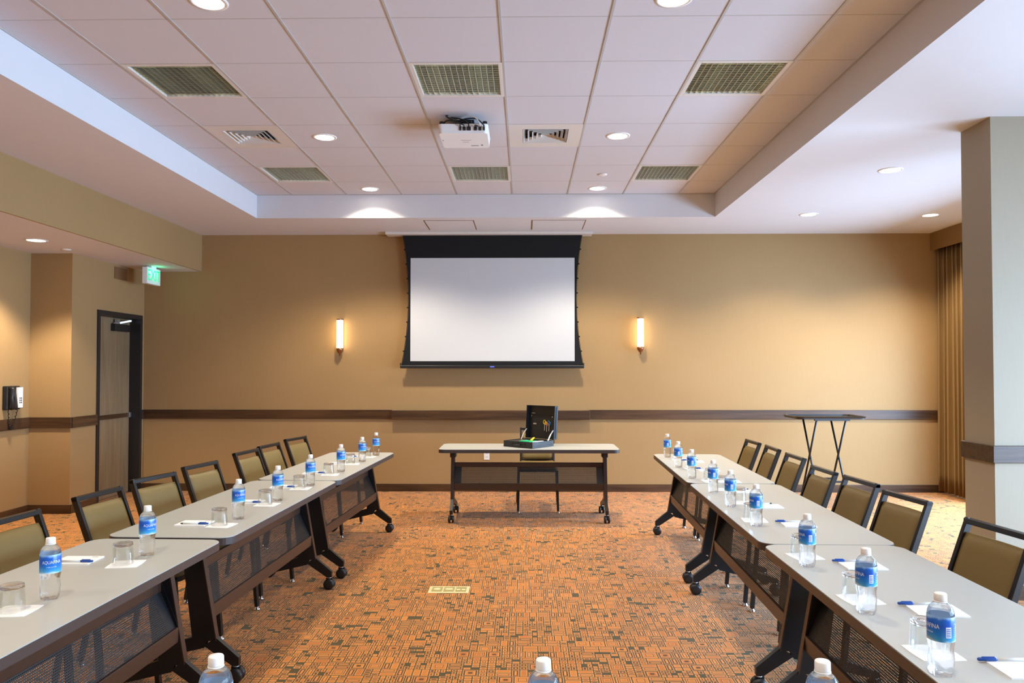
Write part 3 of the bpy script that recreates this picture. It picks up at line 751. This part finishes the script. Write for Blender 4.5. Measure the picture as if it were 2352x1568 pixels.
TABLES = [  # centre x, y, rotation, label
 (-1.722, 2.62, 90 - 1.6, 'grey-topped rolling table at the near end of the left row'),
 (-1.655, 4.475, 90 - 1.8, 'middle grey-topped rolling table of the left row'),
 (-1.578, 6.315, 90 - 2.6, 'grey-topped rolling table of the left row nearest the screen wall'),
 (1.352, 2.545, -90 - 1.0, 'grey-topped rolling table at the near end of the right row'),
 (1.402, 4.37, -90 - 1.9, 'middle grey-topped rolling table of the right row'),
 (1.462, 6.205, -90 - 1.9, 'grey-topped rolling table of the right row nearest the screen wall'),
 (-0.02, 1.44, 180, 'grey-topped rolling table under the three bottles at the bottom edge')]
for i, (x, y, r, lab) in enumerate(TABLES):
    if i == 0: tb0.location = (x, y, 0); tb0.rotation_euler = (0, 0, math.radians(r)); tb0['label'] = lab; tb0['group'] = TG
    else: dup(tb0, (x, y, 0), math.radians(r), lab, TG)

# ================================================================= chairs
def chair_base():
    t = thing('stacking_chair', 'x', 'chair')
    b = B().m('vinyl'); b.prism(rrect(-0.215, -0.25, 0.215, 0.19, 0.05, 5), 0.452, 0.487)
    for v in b.bm.verts:
        v.co.z += 0.010 * (1 - (v.co.x / 0.215) ** 2) if v.co.z > 0.48 else 0
    q = b.obj('seat_cushion', t); md = q.modifiers.new('bv', 'BEVEL'); md.width = 0.012; md.segments = 3
    b = B().m('framewood'); b.prism(rrect(-0.205, -0.24, 0.205, 0.185, 0.05, 5), 0.425, 0.452); b.obj('seat_frame', t)
    def leg(p0, p1):
        b = B().m('framewood'); b.beam(p0, p1, 0.024, 0.024, up=(0, 1, 0), bev=0.003); l = b.obj('leg', t)
        b = B().m('chrome'); x, y, _ = p0; b.lathe([(0.020, 0.0), (0.021, 0.006), (0.010, 0.014), (0.010, 0.034)], 14, c=(x, y, 0)); b.obj('glide', l)
    for s in (-1, 1):
        leg((s * 0.210, -0.262, 0.02), (s * 0.203, -0.225, 0.44)); leg((s * 0.225, 0.265, 0.02), (s * 0.207, 0.185, 0.44))
    # backrest frame: two leaning posts and a top bar
    b = B().m('framewood')
    for s in (-1, 1): b.beam((s * 0.183, 0.185, 0.43), (s * 0.183, 0.34, 0.845), 0.021, 0.032, up=(0, 1, 0), bev=0.003)
    b.beam((-0.1935, 0.334, 0.833), (0.1935, 0.334, 0.833), 0.032, 0.024, bev=0.003)
    b.tube([(-0.176, 0.213, 0.505), (-0.10, 0.232, 0.497), (0, 0.238, 0.495), (0.10, 0.232, 0.497), (0.176, 0.213, 0.505)], 0.011, 8)
    b.obj('back_frame', t)
    b = B().m('vinyl'); nx_, nz_ = 12, 10
    def pad(side_):
        def f(u, v):
            x = -0.1715 + 0.343 * u; z = 0.505 + 0.280 * v; yc = 0.210 + (z - 0.497) * (0.34 - 0.21) / (0.845 - 0.497) + 0.012 * (1 - (2 * u - 1) ** 2)
            bul = 0.019 * min(1, (1 - abs(2 * u - 1)) * 6 + 0.35) * min(1, (1 - abs(2 * v - 1)) * 6 + 0.2)
            return Vector((x, yc + side_ * bul, z))
        return f
    b.grid(pad(-1), nx_, nz_); b.grid(pad(1), nx_, nz_)
    bmesh.ops.bridge_loops(b.bm, edges=[e_ for e_ in b.bm.edges if e_.is_boundary])
    b.obj('back_cushion', t)
    return t
ch0 = chair_base(); CG = 'olive upholstered stacking chairs'
CH = [(0.135, 8.30, 0, 'olive upholstered chair behind the presenter table with the case'),
 (-1.99, 3.38, 86, 'olive upholstered chair cut by the left edge of the photo at the near left table'),
 (-2.02, 2.77, 87, 'olive upholstered chair seat seen only beneath the near left table, the farther one'),
 (-2.03, 2.15, 88, 'olive upholstered chair seat seen only beneath the near left table, the nearer one'),
 (-1.982, 4.079, 84.4, 'olive upholstered chair of the left row, second back counted from the left edge'),
 (-1.987, 4.645, 76.7, 'olive upholstered chair of the left row, third back counted from the left edge'),
 (-1.953, 5.264, 78.8, 'olive upholstered chair of the left row, fourth back counted from the left edge'),
 (-1.94, 6.135, 82.5, 'olive upholstered chair of the left row, third from the screen wall'),
 (-1.932, 6.663, 83.0, 'olive upholstered chair of the left row, second from the screen wall'),
 (-1.903, 7.299, 77.4, 'olive upholstered chair of the left row, nearest the screen wall'),
 (1.668, 3.22, -83, 'olive upholstered chair cut by the right edge of the photo in front of the pier'),
 (1.672, 4.009, -83.1, 'olive upholstered chair of the right row, second back counted from the right edge'),
 (1.689, 4.605, -85.9, 'olive upholstered chair of the right row, third back counted from the right edge'),
 (1.661, 5.125, -89.0, 'olive upholstered chair of the right row, fourth back counted from the right edge'),
 (1.746, 5.908, -90.1, 'olive upholstered chair of the right row, third from the screen wall'),
 (1.774, 6.543, -92.3, 'olive upholstered chair of the right row, second from the screen wall'),
 (1.773, 7.082, -89.0, 'olive upholstered chair of the right row, nearest the screen wall')]
for i, (x, y, r, lab) in enumerate(CH):
    if i == 0: ch0.location = (x, y, 0); ch0.rotation_euler = (0, 0, math.radians(r)); ch0['label'] = lab; ch0['group'] = CG
    else: dup(ch0, (x, y, 0), math.radians(r), lab, CG)

# ================================================================= water bottles
def bottle_base():
    t = thing('water_bottle', 'x', 'water bottle')
    prof = [(0.004, 0.006), (0.016, 0.004), (0.023, 0.0005), (0.028, 0.002), (0.0315, 0.010), (0.0325, 0.022), (0.0315, 0.034), (0.0318, 0.044), (0.0298, 0.058), (0.0292, 0.066), (0.0302, 0.076), (0.0325, 0.088), (0.0325, 0.156),
            (0.0318, 0.162), (0.0290, 0.171), (0.0235, 0.1795), (0.0165, 0.186), (0.0135, 0.190), (0.0130, 0.200), (0.012, 0.2005)]
    def mod(a, z):
        k = max(0.0, 1 - abs(z - 0.004) / 0.036); r = 1 - 0.20 * k * (0.5 + 0.5 * math.cos(5 * a))
        if 0.040 < z < 0.085: r *= 1 + 0.022 * math.cos(5 * a + z * 90) * math.sin(PI * (z - 0.04) / 0.045)
        return r
    b = B().m('water'); b.lathe(prof, 40, mod=mod); b.obj('body', t)
    b = B().m('cap'); b.lathe([(0.0158, 0.1865), (0.0163, 0.188), (0.0158, 0.190)], 24)
    b.lathe([(0.0150, 0.1905), (0.0153, 0.192), (0.0150, 0.207), (0.0138, 0.2092), (0.004, 0.2095)], 48, mod=lambda a, z: 1 + (0.012 * math.cos(24 * a) if 0.1915 < z < 0.2075 else 0)); b.obj('cap', t)
    b = B().m('label'); b.lathe([(0.0329, 0.092), (0.0331, 0.0925), (0.0331, 0.1545), (0.0329, 0.155)], 40, cap=False)
    R = 0.0332
    def wrap(a0, zc, sc=1.0):
        return lambda x, y, z: Vector(((R + max(z, 0) * 0.4) * math.cos(a0 + x * sc / R), (R + max(z, 0) * 0.4) * math.sin(a0 + x * sc / R), zc + y))
    b.m('labelwhite')
    for a0 in (PI * 0.0, PI): b.text('AQUAFINA', 0.0155, wrap(a0, 0.130, 0.78), 0.0003); b.text('PURE WATER', 0.005, wrap(a0, 0.114), 0.0003)
    # barcode card with blue bars
    for a0 in (PI * 0.5,):
        def pl(x, z, w_, h_, mt, off):
            b.m(mt); n_ = 6
            for i in range(n_):
                aa = a0 + (x + w_ * i / n_) / R; ab = a0 + (x + w_ * (i + 1) / n_) / R
                vs = [b.bm.verts.new(((R + off) * math.cos(q_), (R + off) * math.sin(q_), zz)) for q_, zz in ((aa, z), (ab, z), (ab, z + h_), (aa, z + h_))]
                b._tag([b.bm.faces.new(vs)])
        pl(-0.007, 0.104, 0.014, 0.027, 'labelwhite', 0.0002)
        for k in range(5): pl(-0.0055, 0.107 + k * 0.0045, 0.011, 0.0018, 'bluelogo', 0.0004)
        b.m('labelwhite').text('Nutrition', 0.004, wrap(a0 + 0.75, 0.137), 0.0003)
        for k in range(5): pl(0.018, 0.106 + k * 0.005, 0.014, 0.0009, 'labelwhite', 0.0003)
    b.obj('label', t)
    return t
bt0 = bottle_base(); BG = 'blue-labelled water bottles'
ordw = ['nearest', 'second', 'third', 'fourth', 'fifth', 'sixth', 'seventh', 'eighth', 'ninth']
BL = [(-1.362, 6.954), (-1.391, 6.495), (-1.419, 5.86), (-1.456, 5.157), (-1.483, 4.559), (-1.509, 4.002), (-1.603, 3.223), (-1.633, 2.61)]
BR = [(1.271, 6.844), (1.229, 6.148), (1.204, 5.537), (1.2, 4.896), (1.178, 4.403), (1.163, 3.867), (1.129, 3.079), (1.104, 2.496), (1.075, 2.0)]
BF = [(-0.626, 1.545, 'left'), (0.036, 1.535, 'middle'), (0.591, 1.535, 'right')]
bs = []
for i, (x, y) in enumerate(BL): bs.append((x, y, -60 + (i * 37) % 25, 'blue-labelled water bottle on the left row, ' + (ordw[i] + ' to the screen wall' if i == 0 else ordw[i] + ' from the screen wall')))
for i, (x, y) in enumerate(BR): bs.append((x, y, 176 + (i * 29) % 14, 'blue-labelled water bottle on the right row, ' + (ordw[i] + ' to the screen wall' if i == 0 else ordw[i] + ' from the screen wall')))
for x, y, w_ in BF: bs.append((x, y, 20 + 70 * x, 'blue-labelled water bottle cut by the bottom edge of the photo, %s one' % w_))
for i, (x, y, r, lab) in enumerate(bs):
    if i == 0: bt0.location = (x, y, TH); bt0.rotation_euler = (0, 0, math.radians(r)); bt0['label'] = lab; bt0['group'] = BG
    else: dup(bt0, (x, y, TH), math.radians(r), lab, BG)

# ================================================================= tumblers upside down on paper coasters
def tumbler():
    b = B().m('tumbler'); b.lathe([(0.0374, 0.0745), (0.0375, 0.0735), (0.0410, 0.0022), (0.0402, 0.0010), (0.0392, 0.0010), (0.0385, 0.0022), (0.0355, 0.0735), (0.0354, 0.0745)], 40, cap=False)
    b.m('tumblerbase').lathe([(0.001, 0.0865), (0.0330, 0.0865), (0.0362, 0.0850), (0.0374, 0.0800), (0.0374, 0.0745), (0.0354, 0.0740), (0.0320, 0.0690), (0.0200, 0.0715), (0.001, 0.0725)], 40, cap=False, mod=lambda a_, z: 1 - (0.02 if z > 0.078 else 0) * (0.5 + 0.5 * math.cos(12 * a_)))
    return b.obj('drinking_glass')
tu0 = tumbler(); cs0 = None
GL = [(-1.425, 6.84), (-1.455, 6.33), (-1.47, 5.69), (-1.496, 5.03), (-1.515, 4.43), (-1.545, 3.84), (-1.628, 3.075), (-1.675, 2.475)]
GR = [(1.335, 6.72), (1.315, 6.08), (1.30, 5.42), (1.29, 5.05), (1.272, 4.555), (1.185, 4.03), (1.165, 3.26), (1.135, 2.66), (1.122, 2.17)]
GF = []
def coaster():
    b = B().m('paper'); n = 40; pts = []
    for i in range(n):
        a = 2 * PI * i / n; r = 0.062 / max(abs(math.cos(a)), abs(math.sin(a))) ** 0.86; pts.append((r * math.cos(a), r * math.sin(a)))
    b.prism(pts, 0.0, 0.0011)
    b.m('pagelines').text('HOTEL', 0.0001, lambda x, y, z: Vector((0, 0, 0)), 0) if False else None
    return b.obj('paper_coaster')
cs0 = coaster(); firstg = True
for row, L_ in (('left', GL), ('right', GR)):
    for i, (x, y) in enumerate(L_):
        w_ = ordw[i] + (' to' if i == 0 else ' from') + ' the screen wall'
        if row == 'left': cx, cy = x + 0.012, y - 0.0
        else: cx, cy = x + 0.012, y - 0.02
        r = math.radians((i * 31) % 17 - 8)
        if firstg: g_, c_ = tu0, cs0; firstg = False
        else:
            g_ = tu0.copy(); COL.objects.link(g_); c_ = cs0.copy(); COL.objects.link(c_)
        g_.location = (x, y, TH + 0.0011); tag(g_, 'upside-down clear glass on the %s row of tables, %s' % (row, w_), 'drinking glass', 'upside-down tumblers')
        c_.location = (cx, cy, TH); c_.rotation_euler = (0, 0, r); tag(c_, 'white paper coaster under a glass on the %s row, %s' % (row, w_), 'coaster', 'paper coasters under the glasses')

# ================================================================= notepads and pens
def notepad():
    b = B().m('paper'); b.box(-0.078, -0.062, 0, 0.078, 0.062, 0.004)
    b.m('pagelines').box(0.035, 0.045, 0.004, 0.060, 0.050, 0.0042)
    return b.obj('notepad')
def pen():
    t = thing('pen', 'x', 'pen')
    X = Matrix.Rotation(PI / 2, 4, 'Y')
    b = B().m('penwhite'); b.lathe([(0.0038, -0.062), (0.0040, 0.020)], 12, c=(0, 0, 0.005), mtx=X); b.obj('barrel', t)
    b = B().m('penblue'); b.lathe([(0.0042, 0.018), (0.0050, 0.022), (0.0048, 0.066), (0.003, 0.069)], 12, c=(0, 0, 0.005), mtx=X); b.box(0.024, -0.001, 0.0095, 0.058, 0.001, 0.012); b.obj('cap', t)
    b = B().m('black'); b.lathe([(0.0015, -0.074), (0.0035, -0.068), (0.0042, -0.061)], 12, c=(0, 0, 0.005), mtx=X); b.obj('tip', t)
    return t
pd0 = notepad(); pn0 = pen(); k = 0
PL = [(-1.60, 6.86), (-1.585, 6.36), (-1.60, 5.78), (-1.62, 5.10), (-1.64, 4.51), (-1.69, 3.885), (-1.845, 3.128), (-1.90, 2.50)]
PR = [(1.44, 6.53), (1.43, 5.98), (1.425, 5.37), (1.41, 4.94), (1.39, 4.41), (1.382, 3.893), (1.35, 3.088), (1.340, 2.520), (1.315, 2.03)]
for row, L_ in (('left', PL), ('right', PR)):
    for i, (x, y) in enumerate(L_):
        w_ = ordw[i] + (' to' if i == 0 else ' from') + ' the screen wall'
        d_ = pd0 if k == 0 else pd0.copy()
        if k: COL.objects.link(d_)
        d_.location = (x, y, TH); d_.rotation_euler = (0, 0, math.radians((i * 13) % 5 - 2) + (0 if row == 'left' else -0.05))
        tag(d_, 'white notepad on the %s row of tables, %s' % (row, w_), 'notepad', 'white notepads at the seats')
        if row == 'left': px, py, pr = x + 0.02, y - 0.042, 0.0
        else: px, py, pr = x - 0.03, y + 0.052, PI
        lab = 'blue-capped pen on the notepad, %s row, %s' % (row, w_)
        if k == 0: pn0.location = (px, py, TH + 0.004); pn0.rotation_euler = (0, 0, pr); pn0['label'] = lab; pn0['group'] = 'blue-capped pens on the notepads'
        else: dup(pn0, (px, py, TH + 0.004), pr, lab, 'blue-capped pens on the notepads')
        k += 1

# ================================================================= open case on the presenter table
c = thing('open_tool_case', 'open black hard case standing on the table in front of the screen', 'case', (0.07, 7.56, TH), math.radians(50))
# local axes: +x runs along the right side to the hinge... the front edge runs along +y from the near corner
DX, DYc, HB = 0.345, 0.38, 0.062
b = B().m('blackplastic'); th = 0.006
b.box(0, 0, 0, DX, DYc, th); b.box(0, 0, 0, th, DYc, HB, 0.002); b.box(DX - th, 0, 0, DX, DYc, HB, 0.002); b.box(0, 0, 0, DX, th, HB, 0.002); b.box(0, DYc - th, 0, DX, DYc, HB, 0.002)
for z in (0.022, 0.040): b.box(0.01, -0.003, z, DX - 0.01, 0.0, z + 0.004)
b.obj('case_base', c)
b = B().m('blackplastic'); a = math.radians(4); R_ = Matrix.Translation((DX, 0, HB + 0.004)) @ Matrix.Rotation(a, 4, 'Y')
H_ = 0.345
b.box(0.050, 0, 0, 0.056, DYc, H_, 0.002, mtx=R_)
for q in ((0, 0, 0, 0.056, th, H_), (0, DYc - th, 0, 0.056, DYc, H_), (0, 0, 0, 0.056, DYc, th), (0, 0, H_ - th, 0.056, DYc, H_)): b.box(*q, 0.002, mtx=R_)
for x in (0.015, 0.030): b.box(x, -0.004, 0.01, x + 0.004, 0, H_ - 0.01, mtx=R_)
b.box(0.030, 0.015, 0.255, 0.050, DYc - 0.015, 0.26, mtx=R_); b.obj('case_lid', c)
b = B().m('steel'); b.box(0.046, 0.30, 0.26, 0.0495, 0.345, 0.266, mtx=R_); b.box(0.046, 0.34, 0.225, 0.0495, 0.347, 0.245, mtx=R_); b.box(0.046, 0.06, 0.225, 0.0495, 0.072, 0.237, mtx=R_); b.box(0.044, 0.275, 0.145, 0.0495, 0.315, 0.160, mtx=R_); b.obj('lid_fittings', c)
for y in (0.012, DYc - 0.012):
    b = B().m('steel'); b.beam((DX - 0.09, y, HB - 0.02), (DX - 0.035, y, HB + 0.06), 0.003, 0.012, up=(0, 1, 0)); b.beam((DX - 0.035, y, HB + 0.06), (DX + 0.01, y, HB + 0.10), 0.003, 0.012, up=(0, 1, 0)); b.obj('lid_stay', c)
b = B().m('black'); b.box(-0.004, 0.09, 0.022, 0.0, 0.13, 0.05); b.box(-0.004, 0.25, 0.022, 0.0, 0.29, 0.05)
b.tube([(-0.004, 0.15, 0.03), (-0.022, 0.155, 0.028), (-0.022, 0.225, 0.028), (-0.004, 0.23, 0.03)], 0.006, 8); b.obj('latch_and_handle', c)
Rw = Matrix.Translation((0.07, 7.56, TH)) @ Matrix.Rotation(math.radians(50), 4, 'Z')
for nm, mt, y, z, rr, lab in (('scissors_handles', 'yellow', 0.165, 0.175, 0.020, 'yellow handled scissors in the lid of the open case'), ('scissors_handles', 'orange', 0.138, 0.165, 0.015, 'orange handled scissors in the lid of the open case'),
                          ('scissors_handles', 'blue', 0.108, 0.172, 0.018, 'pale blue handled scissors in the lid of the open case')):
    b = B().m(mt); 
    b.tube([R_ @ Vector((0.042, y + rr * 0.62 * math.cos(2 * PI * i / 16), z + rr * math.sin(2 * PI * i / 16))) for i in range(17)], 0.0032, 6)
    b.tube([R_ @ Vector((0.042, y - 0.017 + rr * 0.5 * math.cos(2 * PI * i / 16), z - 0.012 + rr * 0.8 * math.sin(2 * PI * i / 16))) for i in range(17)], 0.0032, 6)
    b.m('steel').beam(R_ @ Vector((0.042, y - 0.008, z - 0.015)), R_ @ Vector((0.042, y - 0.008, z - 0.09)), 0.010, 0.003, up=(1, 0, 0))
    o = b.obj(nm); o.matrix_world = Rw; tag(o, lab, 'scissors')
b = B().m('green'); b.box(0.03, 0.06, 0.045, 0.15, 0.20, 0.066, 0.002); o = b.obj('storage_tray'); o.matrix_world = Rw; tag(o, 'green plastic tray in the base of the open case', 'tray')
b = B().m('yellow'); b.beam((0.10, 0.10, 0.070), (0.21, 0.15, 0.088), 0.018, 0.010, bev=0.002); o = b.obj('highlighter'); o.matrix_world = Rw; tag(o, 'yellow highlighter lying in the open case', 'highlighter')
b = B().m('paper'); b.box(0.06, 0.012, 0.045, 0.20, 0.05, 0.064, 0.002); o = b.obj('tape_roll_box'); o.matrix_world = Rw; tag(o, 'small pale box in the base of the open case', 'box')
b = B().m('blackplastic'); b.box(0.01, 0.21, 0.006, 0.32, 0.37, 0.058, 0.003); b.box(0.16, 0.06, 0.006, 0.33, 0.20, 0.055, 0.003); b.box(0.02, 0.012, 0.006, 0.3, 0.2, 0.044, 0.002); b.obj('inner_tray', c)
